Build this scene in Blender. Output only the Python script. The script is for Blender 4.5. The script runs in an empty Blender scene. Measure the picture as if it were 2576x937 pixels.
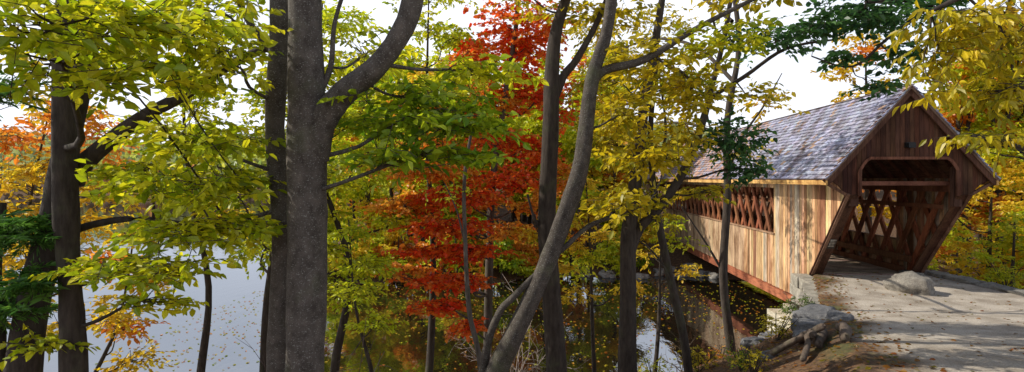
import bpy, math, numpy as np
from mathutils import Vector, noise as mnoise
rng=np.random.default_rng(7)
scene=bpy.context.scene
scene.view_settings.view_transform='Standard'
scene.view_settings.look='None'
scene.view_settings.exposure=0

# ------------------------------------------------------------ accumulators
class Acc:
    def __init__(s): s.V=[];s.F=[];s.C=[];s.M=[];s.S=[];s.n=0
    def add(s,V,F,C,mat=0,smooth=False):
        V=np.asarray(V,float).reshape(-1,3);F=np.asarray(F,int).reshape(-1,4)
        C=np.asarray(C,float)
        if C.ndim==1: C=np.tile(C[:3],(len(V),1))
        s.V.append(V);s.F.append(F+s.n);s.C.append(C[:,:3])
        s.M.append(np.full(len(F),mat,int));s.S.append(np.full(len(F),smooth,bool));s.n+=len(V)
    def build(s,name,mats,parent=None):
        V=np.concatenate(s.V);F=np.concatenate(s.F);C=np.concatenate(s.C)
        M=np.concatenate(s.M);S=np.concatenate(s.S)
        me=bpy.data.meshes.new(name)
        me.vertices.add(len(V));me.vertices.foreach_set('co',V.astype(np.float32).ravel())
        me.loops.add(len(F)*4);me.loops.foreach_set('vertex_index',F.astype(np.int32).ravel())
        me.polygons.add(len(F));me.polygons.foreach_set('loop_start',np.arange(0,len(F)*4,4,dtype=np.int32))
        me.polygons.foreach_set('material_index',M.astype(np.int32))
        me.polygons.foreach_set('use_smooth',S)
        me.update(calc_edges=True)
        a=me.color_attributes.new('Col','FLOAT_COLOR','POINT')
        a.data.foreach_set('color',np.concatenate([C,np.ones((len(C),1))],1).astype(np.float32).ravel())
        for m in mats: me.materials.append(m)
        ob=bpy.data.objects.new(name,me);scene.collection.objects.link(ob)
        if parent: ob.parent=parent
        return ob
def nrm(v): return v/np.maximum(np.linalg.norm(v,axis=-1,keepdims=True),1e-9)

def tube(acc,pts,rad,sides=10,sub=5,col=(.1,.08,.07),mat=0,wob=.05):
    P=np.array(pts,float);R=np.array(rad,float)
    if len(R)!=len(P): R=np.interp(np.linspace(0,1,len(P)),np.linspace(0,1,len(R)),R)
    n=len(P);out=[];ro=[]
    for i in range(n-1):
        p0=P[max(i-1,0)];p1=P[i];p2=P[i+1];p3=P[min(i+2,n-1)]
        for k in range(sub):
            t=k/sub
            out.append(.5*((2*p1)+(-p0+p2)*t+(2*p0-5*p1+4*p2-p3)*t*t+(-p0+3*p1-3*p2+p3)*t**3))
            ro.append(R[i]*(1-t)+R[i+1]*t)
    out.append(P[-1]);ro.append(R[-1]);Q=np.array(out);ro=np.array(ro);m=len(Q)
    T=nrm(np.gradient(Q,axis=0))
    up=np.array([1.,0,0]) if abs(T[0][2])>.7 else np.array([0,0,1.])
    U=nrm(np.cross(T,np.cross(np.tile(up,(m,1)),T)));W=np.cross(T,U)
    a=np.linspace(0,2*np.pi,sides,endpoint=False)
    ph=rng.uniform(0,6.28,4)
    rr=ro[:,None]*(1+wob*np.sin(2*a[None]+ph[0]+np.arange(m)[:,None]*.35)+wob*.7*np.sin(3*a[None]+ph[1]-np.arange(m)[:,None]*.5)+wob*.5*rng.normal(size=(m,1)))
    V=Q[:,None]+rr[...,None]*(np.cos(a)[None,:,None]*U[:,None]+np.sin(a)[None,:,None]*W[:,None])
    i,j=np.meshgrid(np.arange(m-1),np.arange(sides),indexing='ij');j2=(j+1)%sides
    F=np.stack([i*sides+j,i*sides+j2,(i+1)*sides+j2,(i+1)*sides+j],-1)
    acc.add(V.reshape(-1,3),F.reshape(-1,4),col,mat,True)
    return Q,ro
def prisms(acc,A,B,ra,rb,col,mat=0):
    A=np.asarray(A).reshape(-1,3);B=np.asarray(B).reshape(-1,3);n=len(A)
    if n==0:return
    D=nrm(B-A);U=nrm(np.cross(D,np.tile([.3,.2,1.],(n,1))));W=np.cross(D,U)
    ra=np.broadcast_to(ra,(n,))[:,None];rb=np.broadcast_to(rb,(n,))[:,None]
    vs=[]
    for c,r in((A,ra),(B,rb)):
        for k in range(3):
            t=k*2.094;vs.append(c+r*(math.cos(t)*U+math.sin(t)*W))
    V=np.stack(vs,1).reshape(-1,3)
    f=np.array([[0,1,4,3],[1,2,5,4],[2,0,3,5]])
    F=(f[None]+(np.arange(n)*6)[:,None,None]).reshape(-1,4)
    acc.add(V,F,col,mat,True)
def leaves(acc,P,D,N,L,W,col,mat=1):
    n=len(P);D=nrm(D);S=nrm(np.cross(N,D));N2=np.cross(D,S)
    L=np.broadcast_to(L,(n,))[:,None];W=np.broadcast_to(W,(n,))[:,None]
    c=rng.uniform(.0,.22,(n,1))
    V=np.stack([P,P+D*.3*L+S*.5*W+N2*.10*L,P+D*.68*L+S*.37*W+N2*.04*L,P+D*L-N2*c*L,
                P+D*.68*L-S*.37*W+N2*.04*L,P+D*.3*L-S*.5*W+N2*.10*L],1).reshape(-1,3)
    f=np.array([[0,3,2,1],[0,5,4,3]])
    F=(f[None]+(np.arange(n)*6)[:,None,None]).reshape(-1,4)
    acc.add(V,F,np.repeat(col,6,0),mat,False)

PAL={'YG':((.36,.48,.010),(.92,.84,.025)),'GR':((.18,.34,.012),(.56,.66,.02)),'GD':((.05,.13,.012),(.20,.30,.02)),
'OL':((.40,.37,.012),(.90,.68,.02)),'GO':((.84,.50,.02),(.97,.76,.04)),
'OR':((.93,.25,.02),(.97,.50,.05)),'RE':((.97,.07,.012),(1.0,.30,.03)),
'DG':((.03,.10,.03),(.12,.28,.06)),'PI':((.08,.22,.04),(.22,.44,.06)),'LG':((.54,.66,.015),(.92,.90,.04)),
'PK':((.85,.40,.14),(.92,.62,.28)),'HZ':((.26,.35,.08),(.62,.54,.12))}
def palcol(p,n,mixshift=0.):
    a,b=np.array(PAL[p][0]),np.array(PAL[p][1])
    t=np.clip(rng.random((n,1))+mixshift,0,1)
    return (a+(b-a)*t)*(rng.uniform(.65,1.05,(n,1)))
def sprays(acc,blob,L,W,k,ls,twig=True,col=(.06,.045,.035),droop=.25,flat=.5):
    x,y,z,rx,ry,rz,ns,pal=blob
    d=nrm(rng.normal(size=(ns,3)));r=rng.random((ns,1))**.45
    lump=1+.25*np.sin(d[:,:1]*5+x*7)*np.cos(d[:,2:]*4+y*5)
    C=np.array([x,y,z])+d*r*lump*np.array([rx,ry,rz])
    az=rng.uniform(0,2*np.pi,ns)
    out=(C-np.array([x,y,z]));out[:,2]*=.3
    D=nrm(np.stack([np.cos(az),np.sin(az),rng.normal(-.05,.2,ns)],1)+1.0*nrm(out))
    lens=ls*rng.uniform(.6,1.3,(ns,1))
    A=C-D*lens*.5;B=C+D*lens*.5;B[:,2]-=.08*lens[:,0]
    if twig: prisms(acc,A,B,.0035+ls*.004,.0015,col)
    t=(np.arange(k)+.6)/k
    P=A[:,None]+(B-A)[:,None]*t[None,:,None]
    up=np.array([0,0,1.])+rng.normal(0,.28,(ns,3))
    Sd=nrm(np.cross(up,D))
    sg=np.where(np.arange(k)%2==0,1,-1)[None,:,None]*np.where(np.arange(k)==k-1,.1,1)[None,:,None]
    LD=D[:,None]*.7+Sd[:,None]*sg*.85+rng.normal(0,.22,(ns,k,3));LD[...,2]-=droop*rng.uniform(.2,1.9,(ns,k))
    N=up[:,None]+rng.normal(0,flat,(ns,k,3))
    m=ns*k;sh=np.repeat(rng.normal(0,.28,ns),k)[:,None]
    a,b=np.array(PAL[pal][0]),np.array(PAL[pal][1])
    tt=np.clip(rng.random((m,1))*.8+.1+sh,0,1);col_l=(a+(b-a)*tt)*rng.uniform(.7,1.05,(m,1))
    keep=rng.random(m)<.9
    s=rng.uniform(.6,1.2,m)
    leaves(acc,P.reshape(-1,3)[keep],LD.reshape(-1,3)[keep],N.reshape(-1,3)[keep],(L*s)[keep],(W*s)[keep],col_l[keep])
    return A
def tree(name,trunks,blobs,L=.12,W=.07,k=9,ls=.5,mats=None,bark=(.1,.085,.075),acc=None,twig=True,links=14,sides=12,droop=.25,limb=True,lr=1.,dens=1.5):
    own=acc is None
    if own: acc=Acc()
    Q=[];R=[]
    for pts,rad in trunks:
        q,r=tube(acc,pts,rad,sides=sides if rad[0]>.06 else 7,col=bark)
        Q.append(q);R.append(r)
    Q=np.concatenate(Q);R=np.concatenate(R)
    for b in blobs:
        c=np.array(b[:3])
        if own: b=(*b[:6],int(b[6]*(dens if b[2]<7.4 else .9)),b[7])
        A=sprays(acc,b,L,W,k,ls,twig,droop=droop)
        if limb:
            dd=np.linalg.norm(Q-c,axis=1);cost=dd+.9*np.maximum(0,Q[:,2]-c[2]+.35*dd)
            i=int(np.argmin(cost));s=Q[i];di=dd[i]
            r0=min(R[i]*.55,(.012+.012*di)*lr)
            mid1=s+(c-s)*.35+np.array([0,0,-.04*di])+rng.normal(0,.05*di,3);mid2=s+(c-s)*.7+np.array([0,0,.05*di])+rng.normal(0,.05*di,3)
            q,_=tube(acc,[s,mid1,mid2,c],[r0,r0*.8,r0*.6,r0*.35],sides=6,sub=3,col=bark)
            if links and len(A):
                idx=rng.permutation(len(A))[:links]
                st=q[rng.integers(len(q)//2,len(q),len(idx))]
                m=(st+A[idx])/2+rng.normal(0,.04,(len(idx),3))*np.linalg.norm(A[idx]-st,axis=1)[:,None]*2
                prisms(acc,st,m,r0*.3,r0*.22,bark);prisms(acc,m,A[idx],r0*.22,r0*.1,bark)
    if own: return acc.build(name,mats)
    return acc

# ------------------------------------------------------------ materials
def newmat(name):
    m=bpy.data.materials.new(name);m.use_nodes=True;nt=m.node_tree;nt.nodes.clear()
    o=nt.nodes.new('ShaderNodeOutputMaterial');return m,nt,o
def mul(nt,a,b,fac=1.,mode='MULTIPLY'):
    n=nt.nodes.new('ShaderNodeMix');n.data_type='RGBA';n.blend_type=mode
    if isinstance(fac,(int,float)): n.inputs[0].default_value=fac
    else: nt.links.new(fac,n.inputs[0])
    for s,v in((6,a),(7,b)):
        if isinstance(v,tuple): n.inputs[s].default_value=(*v,1)
        else: nt.links.new(v,n.inputs[s])
    return n.outputs[2]
def ramp(nt,inp,stops):
    n=nt.nodes.new('ShaderNodeValToRGB');e=n.color_ramp.elements
    while len(e)<len(stops): e.new(.5)
    for i,(p,c) in enumerate(stops):
        e[i].position=p;e[i].color=(*c,1) if len(c)==3 else c
    nt.links.new(inp,n.inputs[0]);return n.outputs[0]
def coords(nt,scale=(1,1,1),kind='Object'):
    tc=nt.nodes.new('ShaderNodeTexCoord');mp=nt.nodes.new('ShaderNodeMapping')
    mp.inputs['Scale'].default_value=scale;nt.links.new(tc.outputs[kind],mp.inputs[0]);return mp.outputs[0]
def noise_tex(nt,vec,scale,detail=6,rough=.6):
    n=nt.nodes.new('ShaderNodeTexNoise');n.inputs['Scale'].default_value=scale;n.inputs['Detail'].default_value=detail
    n.inputs['Roughness'].default_value=rough;nt.links.new(vec,n.inputs['Vector']);return n.outputs['Fac']
def leafmat(name,tr=.55):
    m,nt,o=newmat(name)
    a=nt.nodes.new('ShaderNodeAttribute');a.attribute_name='Col'
    v=noise_tex(nt,coords(nt),60,3);c=mul(nt,a.outputs['Color'],ramp(nt,v,[(.3,(.82,.82,.82)),(.7,(1.05,1.05,1.05))]))
    d=nt.nodes.new('ShaderNodeBsdfDiffuse');t=nt.nodes.new('ShaderNodeBsdfTranslucent');g=nt.nodes.new('ShaderNodeBsdfGlossy')
    g.inputs['Roughness'].default_value=.42
    nt.links.new(c,d.inputs[0]);nt.links.new(c,t.inputs[0])
    x=nt.nodes.new('ShaderNodeMixShader');x.inputs[0].default_value=tr
    nt.links.new(d.outputs[0],x.inputs[1]);nt.links.new(t.outputs[0],x.inputs[2])
    y=nt.nodes.new('ShaderNodeMixShader');y.inputs[0].default_value=.03
    nt.links.new(x.outputs[0],y.inputs[1]);nt.links.new(g.outputs[0],y.inputs[2]);nt.links.new(y.outputs[0],o.inputs[0]);return m
def pbsdf(nt,o,col,rough=.85,bump=None,bs=.5,bd=.02):
    p=nt.nodes.new('ShaderNodeBsdfPrincipled');p.inputs['Roughness'].default_value=rough
    p.inputs['Specular IOR Level'].default_value=.25
    if isinstance(col,tuple): p.inputs[0].default_value=(*col,1)
    else: nt.links.new(col,p.inputs[0])
    if bump is not None:
        b=nt.nodes.new('ShaderNodeBump');b.inputs['Strength'].default_value=bs;b.inputs['Distance'].default_value=bd
        nt.links.new(bump,b.inputs['Height']);nt.links.new(b.outputs[0],p.inputs['Normal'])
    nt.links.new(p.outputs[0],o.inputs[0]);return p
def barkmat(name,smooth=False):
    m,nt,o=newmat(name)
    a=nt.nodes.new('ShaderNodeAttribute');a.attribute_name='Col'
    v1=noise_tex(nt,coords(nt,(1,1,.25 if not smooth else .8)),14 if not smooth else 9,8,.65)
    v2=noise_tex(nt,coords(nt,(1,1,1.6)),60,3,.5)
    c=mul(nt,a.outputs['Color'],ramp(nt,v1,[(.3,(.45,.42,.40)),(.55,(1,1,1)),(.75,(1.5,1.45,1.4))]))
    c=mul(nt,c,(.30,.30,.27),ramp(nt,v2,[(.60,(0,0,0)),(.68,(.7,.7,.7))]),'MIX') if smooth else c
    v3=noise_tex(nt,coords(nt),2.2,4)
    c=mul(nt,c,(.10,.12,.05),ramp(nt,v3,[(.55,(0,0,0)),(.75,(.35,.35,.35))]),'MIX')
    pbsdf(nt,o,c,.9,v1,.9,.03 if not smooth else .012);return m
def woodmat(name,grain=(14,14,1.2),dirt=True):
    m,nt,o=newmat(name)
    a=nt.nodes.new('ShaderNodeAttribute');a.attribute_name='Col'
    v=noise_tex(nt,coords(nt,grain),1.5,8,.65);w=noise_tex(nt,coords(nt,(1,1,.35)),1.4,6,.65)
    c=mul(nt,a.outputs['Color'],ramp(nt,v,[(.3,(.40,.34,.30)),(.5,(.95,.94,.93)),(.72,(1.4,1.38,1.35))]))
    c=mul(nt,c,ramp(nt,w,[(.36,(.45,.36,.30)),(.52,(.95,.92,.90)),(.66,(1.15,1.14,1.12))]))
    pbsdf(nt,o,c,.85,v,.5,.01);return m
M_leaf=leafmat('leaf_material');M_bark=barkmat('bark_rough');M_beech=barkmat('bark_beech',True)
M_wood=woodmat('bridge_wood');M_woodh=woodmat('bridge_wood_horizontal',(14,1.2,14));M_shing=woodmat('roof_shingle',(4,10,4))
def stonemat(name,c1,c2,sc=3):
    m,nt,o=newmat(name);v=noise_tex(nt,coords(nt),sc,9,.7);v2=noise_tex(nt,coords(nt),sc*12,4,.6)
    c=ramp(nt,v,[(.3,c1),(.65,c2)]);c=mul(nt,c,ramp(nt,v2,[(.35,(.6,.6,.6)),(.65,(1.15,1.15,1.15))]))
    pbsdf(nt,o,c,.9,v2,.6,.03);return m
M_stone=stonemat('granite',(.10,.095,.085),(.30,.28,.245));M_conc=stonemat('concrete',(.36,.31,.22),(.62,.56,.44),1.5)

# ------------------------------------------------------------ terrain
WZ=-2.6
def topz(y): return np.clip(1.8-.12*y,0,1.8)
def dline(x,y): return (x-5)*-.9015+(y-8)*.4327
def yshore(x):
    return 33.5+1.5*np.sin(x*.23)+np.where(x<-13,np.minimum((-13-x)*5.,150),0)+.8*np.sin(x*.7)
def height(x,y):
    dl=np.maximum(dline(x,y),0);sl=.45+np.maximum(0,y-14)*.28+np.maximum(0,y-16.5)*.8
    drop=np.where(dl<6,sl*dl,sl*6+.04*(dl-6))
    near=topz(y)-drop-np.maximum(0,y-20.9)*1.6-np.maximum(0,x-15.9)*.22-np.maximum(0,y-11.5)*.12*(dl>5)
    near=near+.05*np.sin(x*2.1+y*1.3)*np.sin(y*2.7-x)*(dl>.3)+.012*np.sin(x*5+y*3)*np.sin(y*6-x*2)
    ys=yshore(x);far=WZ+np.where(y>ys,.14*(y-ys),.3*(y-ys))
    far=np.minimum(far,1.2+.01*y)
    far=far+.25*np.sin(x*.6)*np.sin(y*.5)*(y>ys+2)
    hill=20*np.exp(-((y-330)/110)**2)*(1+.25*np.sin(x*.013+1)+.12*np.sin(x*.041))+(y>400)*6
    far=far+np.where(y>ys+5,hill,0)
    return np.maximum(np.maximum(near,far),-4.6)
def axis(segs):
    return np.unique(np.concatenate([np.arange(a,b,s) for a,b,s in segs]).round(4))
xs=axis([(-1500,-200,60),(-200,-40,6),(-40,-12,1),(-12,22,.22),(22,60,1),(60,300,8),(300,1600,80)])
ys_=axis([(-300,-20,20),(-20,-4,1),(-4,26,.22),(26,70,.8),(70,450,6),(450,2500,100)])
X,Y=np.meshgrid(xs,ys_,indexing='ij');Z=height(X,Y)
ac=Acc();ni,nj=X.shape
i,j=np.meshgrid(np.arange(ni-1),np.arange(nj-1),indexing='ij')
F=np.stack([i*nj+j,(i+1)*nj+j,(i+1)*nj+j+1,i*nj+j+1],-1).reshape(-1,4)
dl=dline(X,Y)+.25*np.sin(Y*1.7)+.15*np.sin(Y*4.1+X)
mask=np.clip((-dl-.25)/.5,0,1)*np.clip((15.6-X+.2*np.sin(Y*2))/.4,0,1)*(Y<21.5)
green=np.clip(1-np.abs(dl+.1)/.55,0,1)*.7
ac.add(np.stack([X,Y,Z],-1).reshape(-1,3),F,np.stack([mask,green,0*mask],-1).reshape(-1,3),0,True)
m,nt,o=newmat('ground_material')
a=nt.nodes.new('ShaderNodeAttribute');a.attribute_name='Col'
sp=nt.nodes.new('ShaderNodeSeparateColor');nt.links.new(a.outputs['Color'],sp.inputs[0])
v=noise_tex(nt,coords(nt),7,10,.75);v2=noise_tex(nt,coords(nt),1.1,5,.6);v3=noise_tex(nt,coords(nt),38,5,.7)
lit=ramp(nt,v,[(.3,(.025,.016,.010)),(.5,(.10,.055,.03)),(.62,(.22,.12,.05)),(.75,(.32,.20,.07))])
grv=ramp(nt,v3,[(.3,(.20,.17,.145)),(.5,(.43,.38,.32)),(.72,(.62,.57,.49))])
grv=mul(nt,grv,ramp(nt,v2,[(.35,(.62,.58,.53)),(.6,(1.05,1.03,1.0))]))
c=mul(nt,lit,(.075,.10,.03),mul(nt,sp.outputs[1],ramp(nt,v2,[(.49,(0,0,0)),(.57,(1,1,1))])),'MIX')
c=mul(nt,c,grv,sp.outputs[0],'MIX')
pbsdf(nt,o,c,.95,v3,.7,.03)
ac.build('ground',[m])
# water
m,nt,o=newmat('water_material')
v=noise_tex(nt,coords(nt,(1,.45,1)),1.6,4,.55);v2=noise_tex(nt,coords(nt,(1,.6,1)),7,2,.5)
ad=nt.nodes.new('ShaderNodeMath');ad.operation='MULTIPLY_ADD';nt.links.new(v2,ad.inputs[0]);ad.inputs[1].default_value=.12;nt.links.new(v,ad.inputs[2])
b=nt.nodes.new('ShaderNodeBump');b.inputs['Strength'].default_value=.3;b.inputs['Distance'].default_value=.03;nt.links.new(ad.outputs[0],b.inputs['Height'])
d=nt.nodes.new('ShaderNodeBsdfDiffuse');d.inputs[0].default_value=(.010,.008,.005,1);g=nt.nodes.new('ShaderNodeBsdfGlossy');g.inputs['Roughness'].default_value=.015
g.inputs[0].default_value=(.87,.92,1,1)
fr=nt.nodes.new('ShaderNodeFresnel');fr.inputs[0].default_value=3.7
for q in(d,g,fr): nt.links.new(b.outputs[0],q.inputs['Normal'])
x=nt.nodes.new('ShaderNodeMixShader');nt.links.new(fr.outputs[0],x.inputs[0]);nt.links.new(d.outputs[0],x.inputs[1]);nt.links.new(g.outputs[0],x.inputs[2]);nt.links.new(x.outputs[0],o.inputs[0])
ac=Acc();ac.add([(-700,2,WZ),(400,2,WZ),(400,260,WZ),(-700,260,WZ)],[[0,1,2,3]],(0,0,0));ac.build('water',[m])
def flat_leaves(name,P,L,pals,tilt=.25,dk=1.):
    ac=Acc();n=len(P);az=rng.uniform(0,6.28,n)
    D=np.stack([np.cos(az),np.sin(az),rng.normal(0,tilt*.3,n)],1);Nn=np.array([0,0,1.])+rng.normal(0,tilt,(n,3))
    col=np.zeros((n,3));pi=rng.integers(0,len(pals),n)
    for q,p in enumerate(pals):
        s=pi==q;col[s]=palcol(p,s.sum())*dk
    s=rng.uniform(.6,1.3,n);leaves(ac,P,D,Nn,L*s,L*.65*s,col,0);return ac.build(name,[M_leaf])
n=5200;x=rng.uniform(-14,16,n);y=13+21*rng.random(n)**.8
k=(height(x,y)<WZ-.05)&(np.sin(x*.5+y*.35)+rng.normal(0,.8,n)>-.5);x=x[k];y=y[k]
flat_leaves('floating_leaves',np.stack([x,y,np.full(len(x),WZ+.012)],1),.11,['GO','YG','OR'],.05,.75)
n=7000;x=rng.uniform(1,16,n);y=rng.uniform(5,21,n)
dd=dline(x,y);k=((dd>-.9)|(rng.random(n)<.13+.1*np.sin(x*1.3+y)))&(dd<7);x=x[k];y=y[k];zz=height(x,y)+.012
k=zz>WZ+.1
flat_leaves('fallen_leaves',np.stack([x,y,zz],1)[k],.09,['OR','OL','PK','OR'],.3,.38)

# ------------------------------------------------------------ bridge
br=bpy.data.objects.new('covered_bridge',None);scene.collection.objects.link(br)
br.location=(12.82,18.07,0);br.rotation_euler=(0,0,-math.atan(.0583))
FX=[[0,1,2,3],[7,6,5,4],[0,4,5,1],[1,5,6,2],[2,6,7,3],[3,7,4,0]]
def hexa(ac,v,col): ac.add(v,FX,col)
def box(ac,x0,x1,y0,y1,z0,z1,col):
    hexa(ac,[(x0,y0,z0),(x0,y1,z0),(x1,y1,z0),(x1,y0,z0),(x0,y0,z1),(x0,y1,z1),(x1,y1,z1),(x1,y0,z1)],col)
def beam(ac,A,B,w,t,side,col):
    A=np.array(A,float);B=np.array(B,float);D=nrm(B-A);S=np.array(side,float);S=nrm(S-D*np.dot(S,D));U=np.cross(D,S)
    v=[]
    for c in(A,B):
        for a_,b_ in((-1,-1),(1,-1),(1,1),(-1,1)): v.append(c+S*a_*t/2+U*b_*w/2)
    hexa(ac,v,col)
def jit(c,s=.2,hue=.05):
    f=rng.uniform(1-s,1+s);return tuple(np.clip(np.array(c)*f*(1+rng.normal(0,hue,3)),0,1))
HW=1.93;HR=2.66;ZE=3.42;ZR=6.43;LEN=36.
TAN=(.56,.37,.20);DK=(.080,.034,.019);LAT=(.26,.10,.046)
def zroof(x): return ZR-(ZR-ZE)*abs(x)/HR
for sd in(-1,1):
    ac=Acc();w=0.04;xo=sd*(HW+.06)
    while w<LEN:
        bw=rng.uniform(.17,.23);w1=w+bw-.014
        rr_=rng.random()
        tone=jit(TAN,.22,.05) if rr_>.42 else (jit((.30,.155,.08),.3,.06) if rr_>.14 else jit((.46,.38,.28),.2,.03))
        if w>9: tone=tuple(np.array(tone)*.35+np.array((.48,.36,.24))*.65)
        dx=rng.uniform(0,.016)*sd
        def slab(z0a,z0b,z1):
            a0,a1=xo+dx,xo+dx-sd*.035
            hexa(ac,[(a0,w,z0a),(a0,w1,z0b),(a1,w1,z0b),(a1,w,z0a),(a0,w,z1),(a0,w1,z1),(a1,w1,z1),(a1,w,z1)],tone)
        zl=lambda q:2.98*(1-q/2.43)
        if w<2.43: slab(max(zl(w),-.02),max(zl(w1),-.02),3.52)
        elif w<(5.55 if sd<0 else 3.7) or w>LEN-4: slab(-1.05+rng.uniform(-.02,.02),-1.05,3.52)
        else:
            slab(-1.05+rng.uniform(-.02,.02),-1.04,1.14);slab(3.12,3.12,3.52)
        w+=bw
    ac.build('side_siding_'+('left' if sd<0 else 'right'),[M_wood],br)
    ac=Acc()
    a0,a1=sorted((sd*(HW+.13),sd*(HW-.02)));box(ac,a0,a1,5.5 if sd<0 else 3.7,LEN-4,1.141,1.20,jit((.34,.22,.13)))
    a0,a1=sorted((sd*(HW+.03),sd*(HW-.25)));box(ac,a0,a1,2.55,LEN,-1.48,-1.06,(.30,.10,.05))
    a0,a1=sorted((sd*(HW+.16),sd*(HW+.031)));box(ac,a0,a1,2.5,8.5,-1.42,-1.09,(.36,.13,.065))
    ac.build('bottom_chord_'+('left' if sd<0 else 'right'),[M_woodh],br)
    ac=Acc();w=.2
    while w<LEN-.5:
        for dr,xx in((1,HW-.06),(-1,HW-.17)):
            z0,z1=-.7,3.3;A=(sd*xx,w,z0);B=(sd*xx,w+dr*2.3,z1)
            def clipw(A,B):
                A=np.array(A,float);B=np.array(B,float)
                ts=[t for t in np.linspace(0,1,41) if (A+(B-A)*t)[1]>max(.1,2.5*(1-(A+(B-A)*t)[2]/2.98)+.05) and (A+(B-A)*t)[1]<LEN]
                if len(ts)<4:return None
                return A+(B-A)*ts[0],A+(B-A)*ts[-1]
            q=clipw(A,B)
            if q is not None: beam(ac,q[0],q[1],.21,.075,(1,0,0),jit(LAT,.3,.06))
        w+=1.0
    for zc,hh in((3.2,.14),(2.55,.08),(.55,.12),(.1,.12)):
        st=max(.15,2.5*(1-(zc+hh)/2.98)+.3)
        a0,a1=sorted((sd*(HW-.22),sd*(HW-.31)));box(ac,a0,a1,st+.3,LEN,zc-hh,zc+hh,jit((.20,.085,.045)))
    ac.build('lattice_truss_'+('left' if sd<0 else 'right'),[M_wood],br)
def portal(ww,dirn,name):
    ac=Acc();x=-2.5
    def bot(x):
        ax=abs(x)
        if ax<1.2: return 4.17
        if ax<1.55: return 4.17-.45*((ax-1.2)/.35)**1.6
        if ax<=1.94: return 2.98
        return 2.98+.45*math.sin(min(1,(ax-1.94)/.55)*math.pi/2)
    while x<2.5:
        x1=min(x+.15,2.5);c=jit(DK,.38,.07)
        mid=(x+x1)/2
        if 1.55>abs(mid)>1.1 or abs(mid)>1.94: b0,b1=bot(x),bot(x1)
        else: b0=b1=bot(mid)
        if abs(mid)>1.55: b0=min(b0,zroof(x)-.14);b1=min(b1,zroof(x1)-.14)
        y0=ww+rng.uniform(-.008,0)*dirn;y1=ww+.04*dirn
        t0=zroof(x)-.1;t1=zroof(x1)-.1
        if min(t0-b0,t1-b1)>.02:
            xe=x1-.01
            hexa(ac,[(x,y0,b0),(x,y1,b0),(xe,y1,b1),(xe,y0,b1),(x,y0,t0),(x,y1,t0),(xe,y1,t1),(xe,y0,t1)],c)
        x=x1
    for s in(-1,1):
        for kx in range(3):
            xa=1.55+kx*.15;xc=xa+.07
            beam(ac,(s*xc,ww,3.0),(s*xc,ww+2.43*dirn,-.02),.05,.145,(1,0,0),jit(DK,.3))
        beam(ac,(s*1.90,ww-.05*dirn,3.0),(s*1.90,ww+2.38*dirn,0),.07,.10,(1,0,0),(.20,.11,.07))
        beam(ac,(s*1.52,ww-.03*dirn,3.78),(s*1.52,ww-.03*dirn,2.95),.07,.09,(1,0,0),(.14,.065,.04))
        box(ac,*sorted((s*1.5,s*1.75)),*sorted((ww+.1*dirn,ww+.3*dirn)),2.6,3.9,(.09,.045,.03))
        beam(ac,(0,ww-.12*dirn,ZR-.05),(s*HR,ww-.12*dirn,ZE-.05),.26,.06,(0,1,0),(.11,.052,.032))
        beam(ac,(0,ww-.16*dirn,ZR+.04),(s*(HR+.01),ww-.16*dirn,ZE+.04),.09,.05,(0,1,0),(.20,.13,.09))
        beam(ac,(s*HW,ww+.02*dirn,2.98),(s*(HR-.12),ww+.02*dirn,ZE-.08),.08,.10,(0,1,0),(.17,.09,.055))
    xsn=[1.55,1.5,1.42,1.33,1.2]
    pr=[(-1.55,2.98)]+[(-q,bot(q)if q<1.55 else 3.72) for q in xsn]
    pr+=[(-p[0],p[1]) for p in pr[::-1]]
    for p,q in zip(pr[:-1],pr[1:]): beam(ac,(p[0],ww-.035*dirn,p[1]),(q[0],ww-.035*dirn,q[1]),.09,.045,(0,1,0),(.18,.075,.045))
    ac.build(name,[M_wood],br)
portal(0,1,'portal_front');portal(LEN,-1,'portal_far')
ac=Acc();sl=math.hypot(HR,ZR-ZE);ux=HR/sl;uz=-(ZR-ZE)/sl
ncs=21;ex=sl/ncs
for s in(-1,1):
    nx,nz=s*(-uz),ux
    for c in range(ncs):
        w=-.22+rng.uniform(-.15,0)
        while w<LEN+.2:
            bw=rng.uniform(.14,.30);w0=max(w,-.22);w1=min(w+bw-.006,LEN+.22)
            base=np.array((.32,.335,.44))*rng.uniform(.68,1.3)*(1+rng.normal(0,.03,3))
            if rng.random()<.05: base=np.array((.36,.25,.18))
            if rng.random()<np.clip((w-9)/6,0,.5): base=np.array((.50,.33,.27))*rng.uniform(.7,1.2)
            d0=c*ex-.05;d1=(c+1)*ex+rng.uniform(0,.012)
            def pt(d,w,h): return (s*ux*d+nx*h,w,ZR+.06+uz*d+nz*h)
            h1=.06+rng.uniform(0,.018)
            if w1>w0: hexa(ac,[pt(d0,w0,.0),pt(d0,w1,.0),pt(d1,w1,.018),pt(d1,w0,.018),pt(d0,w0,.014),pt(d0,w1,.014),pt(d1,w1,h1),pt(d1,w0,h1)],base)
            w+=bw
ac.build('roof_shingles',[M_shing],br)
ac=Acc()
for s in(-1,1):
    beam(ac,(s*.02,LEN/2,ZR),(s*(HR-.02),LEN/2,ZE+.02),LEN+.2,.05,(s*(ZR-ZE),0,HR),(.16,.09,.055))
    a0,a1=sorted((s*(HR-.05),s*(HR)));box(ac,a0,a1,-.18,LEN+.18,ZE-.12,ZE+.04,(.62,.38,.13))
    w=.3
    while w<LEN:
        beam(ac,(0,w,ZR-.1),(s*(HR-.1),w,ZE-.07),.12,.06,(0,1,0),jit((.17,.08,.05)));w+=.75
w=.5
while w<LEN:
    box(ac,-HW,HW,w,w+.16,3.28,3.42,jit((.18,.08,.05)));box(ac,-1.2,1.2,w+.02,w+.12,4.8,4.92,jit((.13,.065,.045)))
    beam(ac,(-1.8,w+.25,3.36),(1.8,w+2.6,3.36),.1,.08,(0,0,1),(.16,.07,.045))
    w+=2.8
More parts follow.
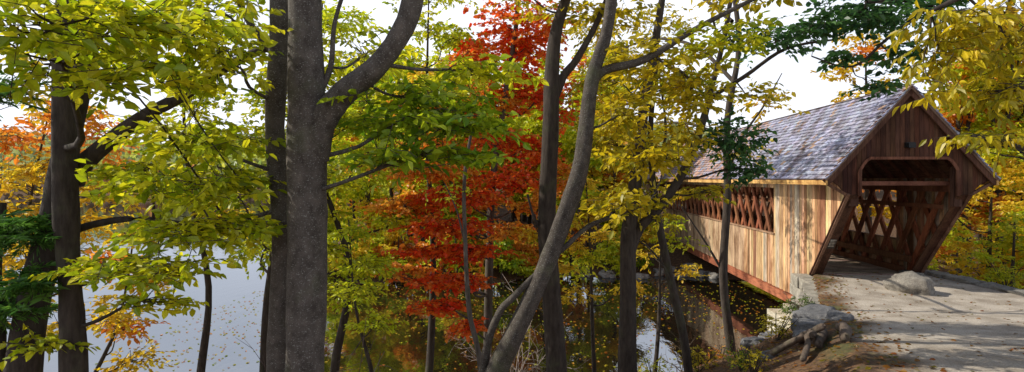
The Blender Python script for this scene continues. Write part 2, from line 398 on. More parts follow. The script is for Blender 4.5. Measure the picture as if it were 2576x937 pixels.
beam(ac,(0,-.2,ZR+.10),(0,LEN+.2,ZR+.10),.16,.03,(0,0,1),(.2,.18,.19))
ac.build('roof_frame',[M_woodh],br)
ac=Acc();w=.0
while w<LEN-2.4:
    w1=w+.25;box(ac,-1.55 if w<2.4 else -HW+.05,1.55 if w<2.4 else HW-.05,w+2.3,w1+2.29,-.10,.012,jit((.30,.24,.18)));w=w1
for xx in(-1.2,0,1.2): box(ac,xx-.12,xx+.12,2.7,LEN,-.95,-.101,(.14,.08,.05))
ac.build('deck',[M_wood],br)
ac=Acc();box(ac,-.13,.13,-.13,-.02,4.52,4.68,(.01,.01,.01));box(ac,-.11,.11,-.22,-.131,4.5,4.66,(.015,.015,.015))
m,nt,o=newmat('lamp_metal');pbsdf(nt,o,(.012,.012,.012),.4);ac.build('portal_lamp',[m],br)
ac=Acc();beam(ac,(-1.72,1.28,1.36),(-1.72,1.52,1.05),.03,.28,(1,0,0),(.05,.045,.04));
for q in range(5):
    beam(ac,(-1.72,1.235+.045*q,1.375-.057*q),(-1.72,1.255+.045*q,1.35-.057*q),.032,.20-.03*(q%2),(1,0,0),(.35,.33,.28))
ac.build('plaque',[M_wood],br)
ac=Acc();box(ac,-2.75,2.3,1.7,4.4,-4,-1.75,(.4,.4,.4));box(ac,-2.2,2.2,2.75,4.2,-1.75,-1.49,(.4,.4,.4))
box(ac,-2.9,-2.0,1.9,3.6,-4,-2.2,(.4,.4,.4))
box(ac,-2.4,2.4,LEN-2,LEN+1.5,-4,-1.49,(.4,.4,.4));ac.build('abutment',[M_conc],br)

# ------------------------------------------------------------ stones
import bmesh
def rock(ac,c,r,seed,flat=.0):
    bm=bmesh.new();bmesh.ops.create_cube(bm,size=2)
    bmesh.ops.subdivide_edges(bm,edges=bm.edges[:],cuts=7,use_grid_fill=True)
    V=np.array([v.co[:] for v in bm.verts]);F=np.array([[v.index for v in f.verts] for f in bm.faces]);bm.free()
    S=nrm(V);V=S*(.6-flat)+V*(.4+flat)
    d=np.array([1+.34*mnoise.noise(Vector(p*1.1)+Vector((seed*3.1,seed,0)))+.16*mnoise.noise(Vector(p*2.7)+Vector((seed,0,seed)))+.05*mnoise.noise(Vector(p*7)) for p in V])
    V=V*d[:,None];a=seed*1.7;Rm=np.array([[math.cos(a),-math.sin(a),0],[math.sin(a),math.cos(a),0],[0,0,1]])
    V=(V*np.array(r));V=V@Rm.T if flat==0 else V
    ac.add(V+np.array(c),F,(.4,.4,.4),0,True)
ac=Acc();rock(ac,(12.35,17.3,.15),(.62,.42,.42),5);ac.build('boulder',[stonemat('boulder_stone',(.12,.105,.09),(.31,.28,.235))])
ac=Acc()
def wallrow(p0,p1,ztop,rows,hh=.42):
    p0=np.array(p0);p1=np.array(p1);L=np.linalg.norm(p1-p0);u=(p1-p0)/L;nn=np.array([-u[1],u[0]])
    for r in range(rows):
        t=-(.3*(r%2))
        while t<L:
            bl=rng.uniform(.5,.95);mid=p0+u*(t+bl/2);z=ztop-hh*(r+.5)
            h_=hh*.5*.98;bl2=bl*.49;off=nn*rng.uniform(-.05,.05)
            v=[]
            for zz in(-h_,h_):
                for a_,b_ in((-1,-1),(-1,1),(1,1),(1,-1)):
                    q=mid+off+u*a_*bl2*rng.uniform(.94,1)+nn*b_*.3*rng.uniform(.9,1.05);v.append((q[0],q[1],z+zz*rng.uniform(.93,1)))
            hexa(ac,v,(.4,.4,.4));t+=bl+.02
wallrow((10.75,20.9),(10.4,19.1),-.02,6);wallrow((10.25,19.0),(9.1,17.0),-.04,4,.36);wallrow((9.0,16.9),(8.2,15.2),-.04,2,.32)
ob=ac.build('stone_retaining_wall',[stonemat('wall_stone',(.18,.16,.125),(.42,.38,.31))])
bv=ob.modifiers.new('b','BEVEL');bv.width=.03;bv.segments=2
ac=Acc()
for q,(a,b,z,r) in enumerate([(15.35,20.2,.0,(.55,.3,.13)),(15.45,19.0,.0,(.6,.3,.12)),(15.5,17.8,.0,(.55,.28,.11)),(15.5,16.6,0,(.6,.3,.12)),(14.6,20.4,.0,(.4,.25,.1))]):
    rock(ac,(a,b,z),(r[1],r[0],r[2]),q+11,flat=.35)
ac.build('stone_curb',[M_stone])
ac=Acc()
for q,(x,y,s) in enumerate([(8.0,14.6,.36),(7.35,13.5,.40),(7.6,13.0,.28),(6.9,12.9,.3),(6.4,12.2,.22),(5.9,13.6,.25),(7.0,15.0,.3),(7.9,16.4,.3),(6.6,14.4,.18),(5.2,11.3,.2),(8.6,17.6,.3)]):
    rock(ac,(x,y,float(height(np.array(x),np.array(y)))+s*.05),(s*1.25,s,s*.5),q+30)
ac.build('bank_rocks',[stonemat('bank_stone',(.08,.08,.085),(.21,.205,.205))])
ac=Acc()
for q in range(34):
    x=rng.uniform(4.5,13);y=float(yshore(np.array(x)))+rng.uniform(-.3,1.8);s=rng.uniform(.12,.34);rock(ac,(x,y,WZ+s*.2+.14*max(0,y-float(yshore(np.array(x))))),(s*1.3,s,s*.7),q+90)
ac.build('shore_rocks',[stonemat('pale_rock',(.13,.12,.11),(.36,.33,.29))])
ac=Acc()
H=lambda x,y:float(height(np.array(float(x)),np.array(float(y))))
for (ax,ay,az),(bx,by,bz),r in[((6.3,11.4,.12),(5.6,10.2,.10),.10),((5.9,11.5,.08),(5.5,10.2,.30),.085),((6.5,11.0,.10),(5.9,9.9,.08),.11),((5.1,11.2,.07),(5.9,10.6,.35),.07),((5.6,10.6,.28),(5.0,9.6,.10),.06)]:
    p=(ax,ay,H(ax,ay)+az);q=(bx,by,H(bx,by)+bz)
    tube(ac,[p,((p[0]+q[0])/2+.05,(p[1]+q[1])/2,(p[2]+q[2])/2+.04),q,(q[0]*1.0-.01,q[1]-.02,q[2])],[r,r*.9,r*.8,.004],sides=10,col=(.12,.09,.07),wob=.12)
ac.build('log_pile',[M_bark])

# ------------------------------------------------------------ foreground trees
GB=(.095,.08,.068);DB=(.058,.045,.036)
tree('beech_tree',[
 ([(-2.30,6,-1.8),(-2.26,6,.2),(-2.23,6,1.42),(-2.20,6,2.9),(-2.20,6,4.0),(-2.23,6,5.42),(-2.25,6.1,7.5),(-2.1,6.2,10)],[.30,.225,.205,.195,.20,.175,.15,.06]),
 ([(-2.12,6,3.72),(-2.02,5.95,4.08),(-1.785,5.9,4.40),(-1.44,5.85,4.65),(-1.19,5.8,4.95),(-1.05,5.8,5.29),(-.97,5.8,5.9),(-.8,5.9,8)],[.16,.145,.125,.115,.11,.11,.10,.04]),
 ([(-2.62,6.4,-1.8),(-2.68,6.4,1.2),(-2.62,6.4,2.8),(-2.72,6.4,4.1),(-2.66,6.4,5.6),(-2.9,6.5,8)],[.17,.13,.115,.115,.11,.06]),
 ([(-2.72,6.4,4.95),(-2.95,6.4,5.2),(-3.15,6.4,5.6),(-3.3,6.4,6.2)],[.05,.04,.035,.03]),
 ([(-2.1,6,4.35),(-1.95,6,4.7),(-1.9,6,5.2),(-1.7,6,5.8)],[.035,.03,.025,.02]),
 ([(-2.5,6.4,3.2),(-3.0,6.3,3.05),(-3.6,6.2,2.95),(-4.3,6.2,2.9)],[.03,.025,.02,.012]),
],[
 (-3.0,5.6,4.75,.65,.6,.40,34,'YG'),(-3.4,5.9,3.95,.75,.6,.22,38,'YG'),(-3.4,6,3.45,.95,.7,.20,54,'YG'),(-3.3,6,2.98,.85,.7,.16,42,'YG'),
 (-3.9,6.1,2.55,.7,.6,.12,28,'YG'),(-1.1,6.4,4.42,.95,.7,.18,44,'GR'),(-.85,6.3,4.12,1.1,.8,.16,54,'GR'),(-1.0,6.0,3.76,.95,.7,.10,38,'GR'),
 (-.4,6.5,4.75,.6,.6,.18,24,'YG'),(-1.7,6.6,4.95,.4,.6,.35,14,'YG'),(-3.2,6,5.3,.5,.6,.3,20,'YG'),(-2.0,7,9,2,2,1.3,50,'YG'),
],L=.135,W=.075,k=9,ls=.5,mats=[M_beech,M_leaf],bark=GB,sides=18)
tree('beech_tree',[
 ([(-6.3,7.1,-2.4),(-6.12,7,1.07),(-5.77,7,2.95),(-5.54,7,4.1),(-5.34,7,5.24),(-5.2,7,8)],[.26,.18,.16,.14,.12,.05]),
 ([(-5.2,6.7,-2.3),(-5.26,6.7,1.07),(-5.30,6.7,2.2),(-5.34,6.7,2.95),(-5.39,6.7,4.5),(-5.34,6.7,5.74),(-5.2,6.7,8)],[.2,.14,.12,.135,.11,.10,.05]),
 ([(-5.45,6.95,3.45),(-5.27,6.95,3.75),(-4.67,6.95,4.22),(-4.07,6.95,4.55),(-3.43,6.9,4.94),(-2.6,6.9,5.3)],[.11,.10,.085,.07,.055,.035]),
 ([(-5.75,7,2.6),(-5.5,7,2.85),(-4.8,7,3.0),(-4.0,7,2.93),(-3.0,7,2.95)],[.06,.05,.04,.03,.02]),
 ([(-6.7,7,-2.4),(-6.45,7,1.1),(-6.5,7,2.4),(-6.4,7,3.2)],[.13,.09,.08,.05]),
],[
 (-3.75,4.6,4.76,.8,.6,.30,46,'YG'),(-3.15,4.9,4.85,.5,.5,.25,22,'YG'),(-3.0,4.9,4.42,.45,.5,.13,14,'YG'),(-3.5,4.6,4.35,.45,.4,.12,12,'YG'),
 (-4.6,6.6,2.5,.7,.6,.12,26,'YG'),(-4.3,6.6,2.05,.5,.6,.08,12,'YG'),(-5.6,6.6,1.55,.4,.5,.12,12,'YG'),(-4.9,6.8,4.9,.6,.6,.5,22,'YG'),(-6.2,7.3,5.0,.6,.6,.5,16,'OL'),
 (-4.4,6.7,3.6,.6,.5,.2,18,'YG'),(-5,7,9,2,2,1.2,50,'YG')],L=.135,W=.075,k=9,ls=.5,mats=[M_bark,M_leaf],bark=DB,sides=16)
tree('pine_tree',[([(-7.6,7.6,-2.4),(-7.4,7.6,1),(-7.3,7.6,4),(-7.2,7.6,8)],[.12,.10,.08,.04])],
 [(-5.9,6.6,2.85,.45,.5,.24,46,'PI'),(-5.6,6.5,2.3,.35,.4,.2,26,'PI'),(-6.6,7.2,4.6,.6,.6,.3,24,'PI'),(-6.3,6.9,1.9,.5,.5,.2,34,'PI')],
 L=.13,W=.008,k=32,ls=.3,mats=[M_bark,M_leaf],bark=DB,droop=.05)
tree('beech_tree',[([(-9,5.2,-2.2),(-9,5.2,2),(-8.8,5.2,6),(-8.6,5.2,10)],[.25,.2,.16,.06])],  # unseen tree left of frame, added to shade the big beech trunk
 [(-8.6,5.6,7.2,1.6,1.8,.9,44,'YG'),(-9.2,6.6,5.6,1.2,1.2,.8,20,'YG'),(-8.4,4.4,9.2,2,2,1,50,'YG')],L=.14,W=.085,k=9,ls=.5,mats=[M_beech,M_leaf],bark=GB)
tree('maple_tree',[
 ([(-.5,9,-1.9),(-.36,9,-.3),(-.243,9,.38),(.013,9,.94),(.525,9,2.03),(.90,9,3.05),(1.13,9,3.82),(1.29,9,5.1),(1.55,9,6.0),(1.7,9,7.5),(1.9,9,10)],[.24,.2,.175,.16,.15,.14,.13,.115,.095,.08,.03]),
 ([(-.6,9.1,-1.9),(-.47,9.1,.38),(-.24,9.05,1.26),(.05,9,1.62),(.38,9,1.95)],[.09,.065,.06,.055,.05]),
 ([(.65,9,2.25),(.85,9,2.4),(1.23,9,2.73),(1.65,9,2.9),(2.2,9,3.1)],[.05,.045,.04,.03,.02]),
 ([(1.25,9,4.95),(1.5,9,5.25),(2.13,9,5.42),(3.02,9,5.95),(4.1,9,6.5)],[.075,.07,.06,.045,.03]),
],[(2.4,9.2,5.5,.9,.8,.5,60,'OL'),(3.0,9.3,4.9,.7,.7,.4,50,'OL'),(1.9,9.2,4.6,.6,.7,.4,40,'OL'),(3.6,9.3,5.8,.9,.8,.35,50,'YG'),(2.1,9,3.85,.6,.7,.35,40,'OL'),(1.75,9,3.15,.5,.6,.25,26,'OL'),
  (2.9,9.4,4.2,.5,.5,.3,30,'OL'),(1.5,8.5,8.5,2,2,1.1,60,'OL'),(-1.5,9.5,9.5,2,2,.9,60,'OL'),(4.2,9.5,6.9,1.2,1.0,.5,60,'OL')],  # high clump left of the trunk, out of view, added to dapple the path
 L=.15,W=.085,k=8,ls=.5,mats=[M_beech,M_leaf],bark=(.075,.062,.052),sides=16,dens=1.15)
tree('oak_tree',[
 ([(.95,11,-2.3),(.877,11,-.31),(.76,11,1.54),(.68,11,2.64),(.76,11,4.44),(.84,11,6.24),(1.19,11,7.6),(1.4,11,10)],[.27,.20,.185,.18,.155,.125,.09,.04]),
 ([(.78,11,4.9),(1.0,11,5.5),(1.27,11,5.85),(1.66,11,6.55),(2.0,11,7.4)],[.09,.08,.07,.06,.04]),
 ([(.70,11,2.4),(.45,10.9,2.7),(.3,10.9,3.2)],[.05,.03,.02]),
],[(1.7,11.3,6.9,1.3,1,.5,60,'OL'),(.1,11.3,7.2,.7,.9,.4,14,'OL'),(2.2,10.7,9.5,2.5,2,1.2,100,'OL'),(-1,12.5,10.2,2.4,2.2,1,100,'OL')],L=.16,W=.09,k=8,ls=.5,mats=[M_bark,M_leaf],bark=DB,sides=14,dens=1.1)  # last clump sits above the view, added for dappled shade on the path
tree('maple_tree',[
 ([(2.6,12,-2.4),(2.48,12,-.66),(2.49,12,.9),(2.51,12,2.22),(2.66,12,3.5),(2.83,12,4.95),(3.09,12,6.49),(3.4,12,8.5)],[.25,.20,.18,.175,.13,.11,.09,.04]),
 ([(2.55,12,2.0),(2.75,12,2.45),(3.18,12,2.9),(3.69,12,3.67),(4.03,12,4.52),(4.29,12,5.46),(4.63,12,6.9),(4.9,12,9)],[.12,.11,.10,.09,.08,.065,.05,.03]),
 ([(3.1,12,2.8),(3.0,12,3.6),(3.3,12,4.4),(3.2,12,5.5)],[.05,.04,.03,.02]),
 ([(4.2,12,5.2),(5.0,12,5.7),(5.9,12,6.3),(7.0,12,6.5)],[.05,.045,.035,.02]),
],[(2.6,12,3.1,.8,.7,.5,50,'OL'),(3.4,12.2,4.1,.9,.8,.5,50,'OL'),(4.7,12,4.35,.75,.7,.5,75,'DG'),(5.1,12,3.7,.4,.5,.3,30,'DG'),(4.3,12.3,3.2,.6,.7,.25,22,'OL'),(2.2,12.5,5.6,1,.8,.6,50,'OL'),
   (3.6,12.2,5.6,.9,.8,.5,40,'YG'),(2.0,12,4.3,.6,.6,.5,34,'OL'),(5.2,12.2,5.3,.7,.7,.35,20,'OL'),(5.6,11.9,6.5,1.2,1,.35,60,'DG'),(4,13,9.8,2.5,2.2,1.2,110,'OL'),(7.6,11.5,6.9,1.4,1.0,.4,60,'DG')],L=.15,W=.085,k=8,ls=.5,mats=[M_bark,M_leaf],bark=DB,sides=14,dens=1.15)
tree('oak_tree',[
 ([(4.1,12.6,-2.3),(3.89,12.5,-.33),(3.58,12.5,1.1),(3.35,12.5,2.17),(3.2,12.5,3.05),(3.1,12.5,4.6),(3.3,12.5,6.5)],[.12,.095,.09,.085,.08,.06,.04]),
 ([(3.7,12.5,.7),(3.4,12.4,1.5),(3.0,12.4,2.0),(2.6,12.4,2.2)],[.03,.025,.02,.015]),
],[(3.4,13,2.5,.5,.5,.3,14,'OL'),(3.9,12.8,5.6,.7,.7,.4,30,'OL')],L=.14,W=.08,k=8,ls=.45,mats=[M_bark,M_leaf],bark=DB)
tree('oak_tree',[
 ([(6.1,15.4,-2.0),(6.0,15.3,-1.18),(5.79,15.3,.78),(5.90,15.3,2.96),(5.90,15.3,5.14),(6.22,15.3,7.3),(6.1,16,10),(5.8,17,13)],[.17,.13,.115,.10,.085,.075,.06,.03]),
 ([(5.8,15.3,.9),(5.4,15.3,1.6),(4.94,15.3,2.3),(4.6,15.3,2.8)],[.04,.035,.02,.012]),
 ([(5.88,15.3,3.6),(6.35,15.3,4.7),(6.9,15.3,5.5),(7.4,15.3,6.4)],[.04,.035,.025,.012]),
 ([(5.88,15.3,4.1),(5.4,15.3,5.0),(5.3,15.3,6.2)],[.035,.025,.012]),
 ([(5.95,15.4,4.6),(5.7,17.5,5.2),(5.5,19.8,5.5),(5.6,22.0,5.7)],[.06,.05,.04,.025]),
 ([(6.1,15.4,6.2),(5.6,17.2,7.6),(4.9,20,8.5),(4.2,22.6,8.6)],[.06,.055,.045,.03]),  # limbs over the water added to carry leaf clumps that dapple the bridge
 ([(6.15,15.6,7.9),(5.6,18,9.6),(4.2,20.6,10.6),(3.0,22.6,11)],[.06,.055,.045,.03]),
],[(6.4,15.3,4.2,.6,.6,.35,10,'OL'),(5.6,18,12,2.2,2.2,1.0,70,'OL'),(7.0,15.5,5.6,.9,.6,.4,12,'GO'),(4.4,22.6,7.8,1.4,1.5,.6,66,'OL'),(5.6,22.4,5.6,1.0,1.2,.4,22,'OL'),(3.0,23.2,9.8,1.8,1.6,.8,100,'OL'),(5.3,20.5,9.2,1.5,1.5,.7,80,'OL'),(4.6,25.5,9.2,1.6,1.5,.7,60,'OL'),(1.5,23.5,12,2.2,2.2,.9,90,'OL'),(6.6,18.5,10.6,1.6,1.6,.7,60,'OL')],L=.17,W=.10,k=8,ls=.55,mats=[M_bark,M_leaf],bark=DB)
tree('birch_tree',[([(-.5,10,-2.4),(-.556,10,.03),(-.77,10,1.15),(-.84,10,2.43),(-.85,10,3.5),(-.7,10,4.5)],[.06,.05,.045,.04,.035,.02]),
 ([(-.82,10,2.2),(-.98,10,2.9),(-1.2,10,3.4)],[.02,.015,.01])],[(-1.1,10.2,3.2,.5,.5,.3,8,'LG')],L=.1,W=.06,k=8,ls=.4,mats=[M_bark,M_leaf],bark=(.12,.10,.085))
RB=[(-.1,13.2,7.1,.9,.9,.7,120,'RE'),(.5,13.2,6.6,.8,.8,.6,90,'RE'),(-.7,13,6.3,.7,.8,.5,60,'RE'),(.3,13.3,5.6,.9,.8,.5,100,'RE'),(-.4,13.2,5.3,.8,.8,.3,80,'OR'),(-1.3,13.2,5.0,.9,.8,.35,80,'OR'),(-1.9,13.2,4.3,.9,.8,.3,70,'OR'),
 (1.0,13.2,5.4,.6,.6,.8,70,'RE'),(.9,13.4,7.4,.7,.8,.6,50,'RE'),(-.2,13.2,4.4,.8,.8,.3,80,'RE'),(.5,13.2,4.2,.7,.6,.4,70,'RE'),(-2.4,13,5.3,.6,.6,.3,30,'OR'),(1.1,13.2,3.6,.5,.6,.4,40,'OR'),
 (-1.9,12.4,3.7,1.3,.8,.22,110,'OR'),(-1.2,12.2,3.1,1.1,.8,.25,130,'RE'),(-.1,12.6,3.5,.9,.8,.25,90,'RE'),(.4,12.9,2.9,.6,.6,.2,36,'OR'),(-1.3,12,2.5,1.0,.7,.22,100,'RE'),(-.9,11.9,1.95,.8,.6,.18,70,'RE'),(-1.8,12.0,1.95,.9,.6,.14,64,'RE'),
 (-1.3,11.8,1.35,.9,.6,.14,90,'RE'),(-1.5,11.7,.85,.55,.5,.12,50,'RE'),(-.9,11.6,.45,.35,.4,.14,30,'RE'),(-2.3,12.2,1.5,.7,.6,.14,44,'OR'),(-.1,13,2.3,.6,.6,.2,40,'OR'),(-2.4,12.4,2.9,.8,.6,.2,64,'OR'),(-.3,13.2,8.5,1.6,1.4,.8,40,'RE')]
tree('red_maple_tree',[([(-.7,13,-2.9),(-.58,13,-.66),(-.54,13,1.19),(-.44,13,3.5),(-.17,13,5.35),(.11,13,7.2),(.2,13,9)],[.12,.10,.09,.08,.07,.05,.03])],
 RB,L=.115,W=.10,k=8,ls=.42,mats=[M_bark,M_leaf],bark=(.10,.08,.065),links=10,dens=1.2)
def midtree(name,x,y,h,pal,nb,rad,L=.13,ns=45,zmin=.3,pal2=None,dens=1.):
    g=max(float(height(np.array(float(x)),np.array(float(y)))),WZ)-.2
    lean=rng.normal(0,.05*h,2);wv=rng.normal(0,.018*h,(3,2))
    tr=[([(x,y,g),(x+lean[0]*.1+wv[0,0],y+wv[0,1],g+h*.2),(x+lean[0]*.3+wv[1,0],y+wv[1,1],g+h*.42),(x+lean[0]*.7+wv[2,0],y+lean[1]*.5,g+h*.68),(x+lean[0],y+lean[1],g+h)],[.009*h+.02,.008*h+.01,.006*h+.01,.004*h,.01])]
    bl=[]
    for q in range(nb):
        t=zmin+(1-zmin)*(q+.5)/nb;a=q*2.4+rng.uniform(-.4,.4);rr=rad*(1-.55*(t-zmin)/(1-zmin))*rng.uniform(.35,1)
        s=rad*rng.uniform(.38,.6)
        bl.append((x+lean[0]*t+rr*math.cos(a),y+lean[1]*t+rr*math.sin(a),g+h*t,s,s,s*.45,int(ns*dens),pal if (pal2 is None or rng.random()<.65) else pal2))
    tree(name,tr,bl,L=L,W=L*.6,k=8,ls=L*3.6,mats=[M_bark,M_leaf],bark=DB,links=9)
midtree('maple_tree',-5.2,11.2,9,'YG',13,1.8,L=.13,ns=38,pal2='LG',zmin=.45)
midtree('maple_tree',-10.0,11.6,8,'GO',15,1.9,L=.14,ns=38,pal2='OR',zmin=.4)
midtree('maple_tree',-3.4,11.4,10,'YG',12,1.5,L=.13,ns=36,pal2='LG',zmin=.5)
midtree('maple_tree',-6.9,9.4,5.2,'GO',6,.8,L=.12,ns=18,pal2='OR',zmin=.5)
midtree('maple_tree',-6.6,12.0,9.5,'YG',9,1.4,L=.13,ns=26,pal2='GO',zmin=.55)
midtree('sapling',-2.6,10.6,5.2,'LG',6,.8,L=.11,ns=18,pal2='YG',zmin=.6)
midtree('sapling',-3.0,9.3,2.6,'OR',4,.5,L=.10,ns=10,pal2='LG')
midtree('sapling',1.0,12.6,5.4,'GO',6,.9,L=.11,ns=16,pal2='YG',zmin=.6)
midtree('sapling',2.0,13.2,5.8,'GO',7,1.1,L=.11,ns=20,pal2='YG',zmin=.5)
midtree('sapling',3.4,13.6,5.2,'GO',6,.9,L=.11,ns=12,pal2='YG',zmin=.55)
midtree('maple_tree',-2.2,14,11,'YG',9,1.5,L=.12,ns=30,pal2='LG',zmin=.68)
tree('hickory_tree',[([(7.6,6.2,.9),(7.5,6.2,3),(7.3,6.2,5.5),(6.9,6.2,8)],[.2,.18,.15,.08]),([(7.2,6.2,5.2),(6.2,6.1,5.8),(5.2,6,5.6),(4.5,6,5.3)],[.07,.05,.035,.02])],
 [(4.75,6,5.2,.5,.5,.3,34,'OL'),(4.65,6,4.8,.28,.4,.28,20,'OL'),(5.3,6,5.0,.4,.5,.45,30,'OL'),(5.35,6.1,4.45,.32,.4,.25,20,'OL'),(4.85,5.9,3.95,.2,.3,.12,6,'OL'),(5.2,6,3.9,.18,.3,.14,8,'OL'),(5.6,6.3,5.3,.6,.5,.3,20,'GO'),(4.45,5.9,4.45,.14,.3,.2,7,'OL')],
 L=.14,W=.055,k=9,ls=.42,mats=[M_bark,M_leaf],bark=DB,droop=.9,dens=1.05)
tree('oak_tree',[([(9.6,9.5,.7),(9.5,9.5,4),(9.2,9.4,8)],[.22,.2,.14]),([(9.3,9.4,6.6),(8,9,6.9),(6.5,8.5,6.3),(5.2,8.2,6.1)],[.1,.07,.05,.03]),([(6.6,8.5,6.3),(5.6,8.3,5.6),(5.0,8.2,5.15),(4.4,8.2,5.3)],[.03,.025,.018,.01])],
 [(5.2,8.2,5.9,.8,.6,.28,60,'DG'),(4.4,8.2,5.75,.5,.5,.2,26,'DG'),(5.7,8.3,5.35,.45,.5,.2,26,'DG'),(5.25,8.2,4.85,.25,.4,.12,10,'DG'),(4.9,8.2,5.35,.3,.4,.12,12,'DG'),(6.3,8.4,6.1,.7,.6,.25,34,'DG'),(8.6,9,9,2.2,2,1,60,'OL')],
 L=.12,W=.075,k=8,ls=.4,mats=[M_bark,M_leaf],bark=DB,dens=1.2)
def bush(name,x,y,s,pal,ns,L=.07):
    g=float(height(np.array(float(x)),np.array(float(y))))
    tr=[([(x,y,g-.05),(x+dx*s*.5,y+dy*s*.5,g+s*.5),(x+dx*s,y+dy*s,g+s)],[.015,.01,.005]) for dx,dy in rng.uniform(-.6,.6,(6,2))]
    tree(name,tr,[(x,y,g+s*.55,s*.7,s*.6,s*.45,ns,pal)],L=L,W=L*.5,k=8,ls=.25,mats=[M_bark,M_leaf],bark=DB,links=10)
bush('shrub',8.1,15.8,.75,'GD',90);bush('shrub',6.1,12.9,.6,'OL',40);bush('shrub',4.4,13.2,.7,'OL',34);bush('shrub',3.2,12.4,.8,'LG',30);bush('shrub',5.4,14.6,.6,'OR',22)
bush('shrub',8.8,17.5,.4,'GD',30);bush('shrub',16.8,19,.8,'YG',60);bush('shrub',4.6,11.2,.45,'GR',26,.06);bush('shrub',4.4,10.2,.5,'OL',26,.06)
bush('shrub',-1.5,7.2,2.1,'LG',60,.10)
def twigs(name,base,n,hgt,spread,col,seed):
    ac=Acc()
    for q in range(n):
        a=rng.uniform(0,6.28);h=hgt*rng.uniform(.6,1);sp=spread*rng.uniform(.3,1)
        p=[np.array(base)+rng.normal(0,.05,3)*[1,1,0]]
        for t in(.35,.7,1): p.append(np.array(base)+np.array([math.cos(a)*sp*t**1.3,math.sin(a)*sp*t**1.3,h*t-.25*h*t**3*rng.random()])+rng.normal(0,.06*hgt,3))
        Q,_=tube(ac,p,[.014,.01,.007,.003],sides=4,sub=3,col=col)
        for w in range(7):
            i=rng.integers(3,len(Q)-1);d=nrm(rng.normal(size=3)+np.array([math.cos(a),math.sin(a),.4]));l=rng.uniform(.15,.45)*hgt*.5
            m=Q[i]+d*l*.5;prisms(ac,[Q[i]],[m],.006,.004,col);prisms(ac,[m],[m+nrm(d+rng.normal(0,.4,3))*l*.5],.004,.002,col);prisms(ac,[m],[m+nrm(d+rng.normal(0,.6,3))*l*.5],.004,.002,col)
    ac.build(name,[M_bark])
twigs('bare_shrub',(.1,13.0,-2.5),18,3.6,1.7,(.42,.35,.30),1)
twigs('bare_shrub',(-4.1,8.6,-2.0),10,3.4,1.1,(.10,.07,.06),2)
twigs('bare_shrub',(-3.0,8.9,-2.0),8,3.2,1.3,(.10,.07,.06),3)
twigs('bare_shrub',(5.3,12.6,-1.0),8,1.3,.7,(.14,.10,.07),4)
twigs('bare_shrub',(4.2,13.6,-1.9),7,2.2,1.0,(.14,.10,.07),5)
twigs('bare_shrub',(8.0,15.2,-.6),8,1.0,.6,(.18,.12,.08),6)

# ------------------------------------------------------------ far bank forest
def bgtree(ac,x,y,h,rad,pals,nb=12,ns=46,L=.30,zmin=.22):
    g=float(height(np.array(float(x)),np.array(float(y))))
    lean=rng.normal(0,.03*h,2)
    tr=[([(x,y,g-.3),(x+lean[0]*.3,y,g+h*.35),(x+lean[0],y+lean[1],g+h*.95)],[.012*h+.04,.010*h+.02,.02])]
    bl=[];f=rng.choice(len(pals))
    for q in range(nb):
        t=zmin+(1-zmin)*(q+.5)/nb;a=q*2.4+rng.uniform(-.5,.5);prof=math.sin(min(1,(t-zmin)/(1-zmin)*.9+.12)*math.pi)**.6
        rr=rad*prof*rng.uniform(.3,.9);s=rad*rng.uniform(.32,.55)
        bl.append((x+lean[0]*t+rr*math.cos(a),y+rr*math.sin(a),g+h*t,s,s,s*.6,ns,pals[f] if rng.random()<.75 else pals[rng.choice(len(pals))]))
    tree('x',tr,bl,L=L,W=L*.65,k=7,ls=L*2.6,acc=ac,bark=(.06,.045,.035),twig=False,links=5,sides=7)
ac=Acc()
def excl(x,y):
    bx=12.82+.0583*(y-18);return abs(x-bx)<4.5
for q in range(84):
    y=rng.uniform(36,60);u=rng.uniform(-.48,.40);x=u*y
    if x<-17 or excl(x,y): continue
    h=rng.uniform(9,17) if u<.2 else rng.uniform(7,11)
    if u<-.3: pals=['YG','PK','GO','LG']
    elif u<-.05: pals=['LG','YG','OR','GO']
    elif u<.15: pals=['GO','OR','YG','LG']
    else: pals=['GO','YG','GO','OL']
    bgtree(ac,x,y,h,rng.uniform(1.9,3.0),pals)
ac.build('far_bank_forest',[M_bark,M_leaf])
ac=Acc()
for q in range(84):
    x=rng.uniform(-17,34) if q%3 else rng.uniform(-14,4);y=float(yshore(np.array(x)))+rng.uniform(.4,5)
    if excl(x,y) : continue
    bgtree(ac,x,y,rng.uniform(1.4,3.8),rng.uniform(.9,1.7),['GR','YG','OR','LG','LG','GO'],nb=5,ns=28,L=.2,zmin=.2)
ac.build('shore_understory',[M_bark,M_leaf])
ac=Acc()
for q in range(26):
    y=rng.uniform(26,58);u=rng.uniform(.78,1.05);x=u*y
    bgtree(ac,x,max(y,35.5),rng.uniform(10,18),rng.uniform(2.2,3.4),['GO','YG','YG','OR'],ns=40)
for x,y,h in[(19.5,23.0,9),(21.5,21.5,8.5)]: bgtree(ac,x,y,h,2.3,['YG','GO'],ns=60,L=.17,nb=16)
for q in range(14): bgtree(ac,rng.uniform(17.5,26),rng.uniform(20.5,25),rng.uniform(2.0,3.2),1.2,['YG','LG','GO'],nb=6,ns=34,L=.14)
for q in range(9):
    y=rng.uniform(64,80);bgtree(ac,rng.uniform(.44,.74)*y,y,rng.uniform(5,8),3,['GO','YG'])
ac.build('right_bank_forest',[M_bark,M_leaf])
ac=Acc()
n=38000;y=rng.uniform(60,380,n)
x=rng.uniform(-1.25,1.1,n)*y;k=(y>yshore(x)+3)&((y>90));x=x[k];y=y[k];n=len(x)
z=height(x,y)+rng.uniform(.5,6,n)
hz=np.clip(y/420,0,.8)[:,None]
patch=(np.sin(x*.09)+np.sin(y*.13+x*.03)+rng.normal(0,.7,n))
col=np.where((patch>-.3)[:,None],palcol('HZ',n),palcol('YG',n))
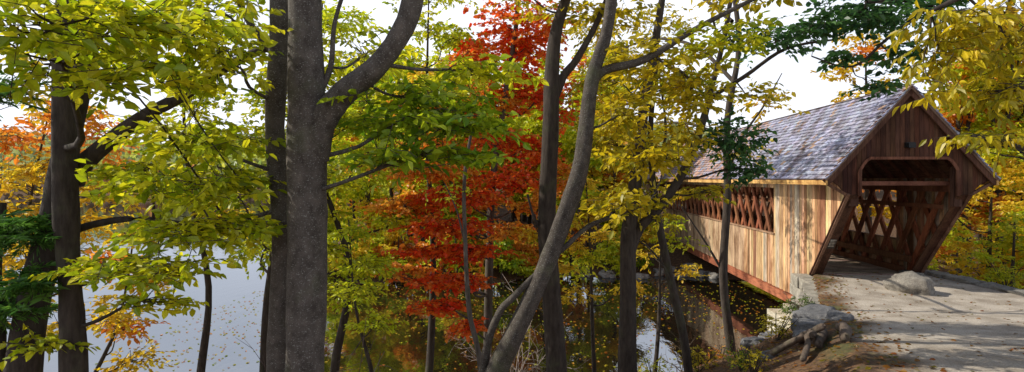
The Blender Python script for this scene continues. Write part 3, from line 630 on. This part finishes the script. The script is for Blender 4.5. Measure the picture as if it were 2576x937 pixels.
col=np.where((patch>1.9)[:,None],palcol('OR',n),col)*(1-hz*.55)+np.array([.20,.28,.27])*hz*.6  # bluish haze over distance is mixed into the leaf colours
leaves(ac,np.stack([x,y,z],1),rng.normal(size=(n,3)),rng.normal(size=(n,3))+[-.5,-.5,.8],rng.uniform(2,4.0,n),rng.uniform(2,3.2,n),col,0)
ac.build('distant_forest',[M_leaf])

# ------------------------------------------------------------ light, sky, camera
sv=Vector((-.74,.14,.60)).normalized()
el=math.asin(sv.z);rot=math.atan2(sv.x,sv.y)
su=bpy.data.lights.new('sun','SUN');su.energy=5;su.angle=math.radians(.5);su.color=(1,.94,.82)
so=bpy.data.objects.new('sun',su);scene.collection.objects.link(so);so.rotation_euler=sv.to_track_quat('Z','Y').to_euler()
w=bpy.data.worlds.new('World');scene.world=w;w.use_nodes=True;nt=w.node_tree;nt.nodes.clear()
o=nt.nodes.new('ShaderNodeOutputWorld');bg=nt.nodes.new('ShaderNodeBackground');bg.inputs[1].default_value=.13
sk=nt.nodes.new('ShaderNodeTexSky');sk.sky_type='NISHITA';sk.sun_disc=False;sk.sun_elevation=el;sk.sun_rotation=rot
v=noise_tex(nt,coords(nt,(1,1,2.2),'Generated'),2.6,7,.6)
tc=nt.nodes.new('ShaderNodeTexCoord');sx=nt.nodes.new('ShaderNodeSeparateXYZ');nt.links.new(tc.outputs['Generated'],sx.inputs[0])
band=ramp(nt,sx.outputs[2],[(.36,(1,1,1)),(.60,(.06,.06,.06))])
f=mul(nt,ramp(nt,v,[(.36,(.80,.80,.80)),(.50,(1,1,1))]),band)
c=mul(nt,sk.outputs[0],(8.9,9.3,10.2),f,'MIX')
nt.links.new(c,bg.inputs[0]);nt.links.new(bg.outputs[0],o.inputs[0])
cd=bpy.data.cameras.new('camera');cam=bpy.data.objects.new('camera',cd);scene.collection.objects.link(cam)
cam.location=(0,0,3.5);cam.rotation_euler=(math.radians(90),0,0);cd.sensor_width=36;cd.lens=19.63;cd.shift_y=-.007;cd.clip_end=4000;cd.clip_start=.05
scene.camera=cam
print('faces',sum(len(o.data.polygons) for o in bpy.data.objects if o.type=='MESH'))
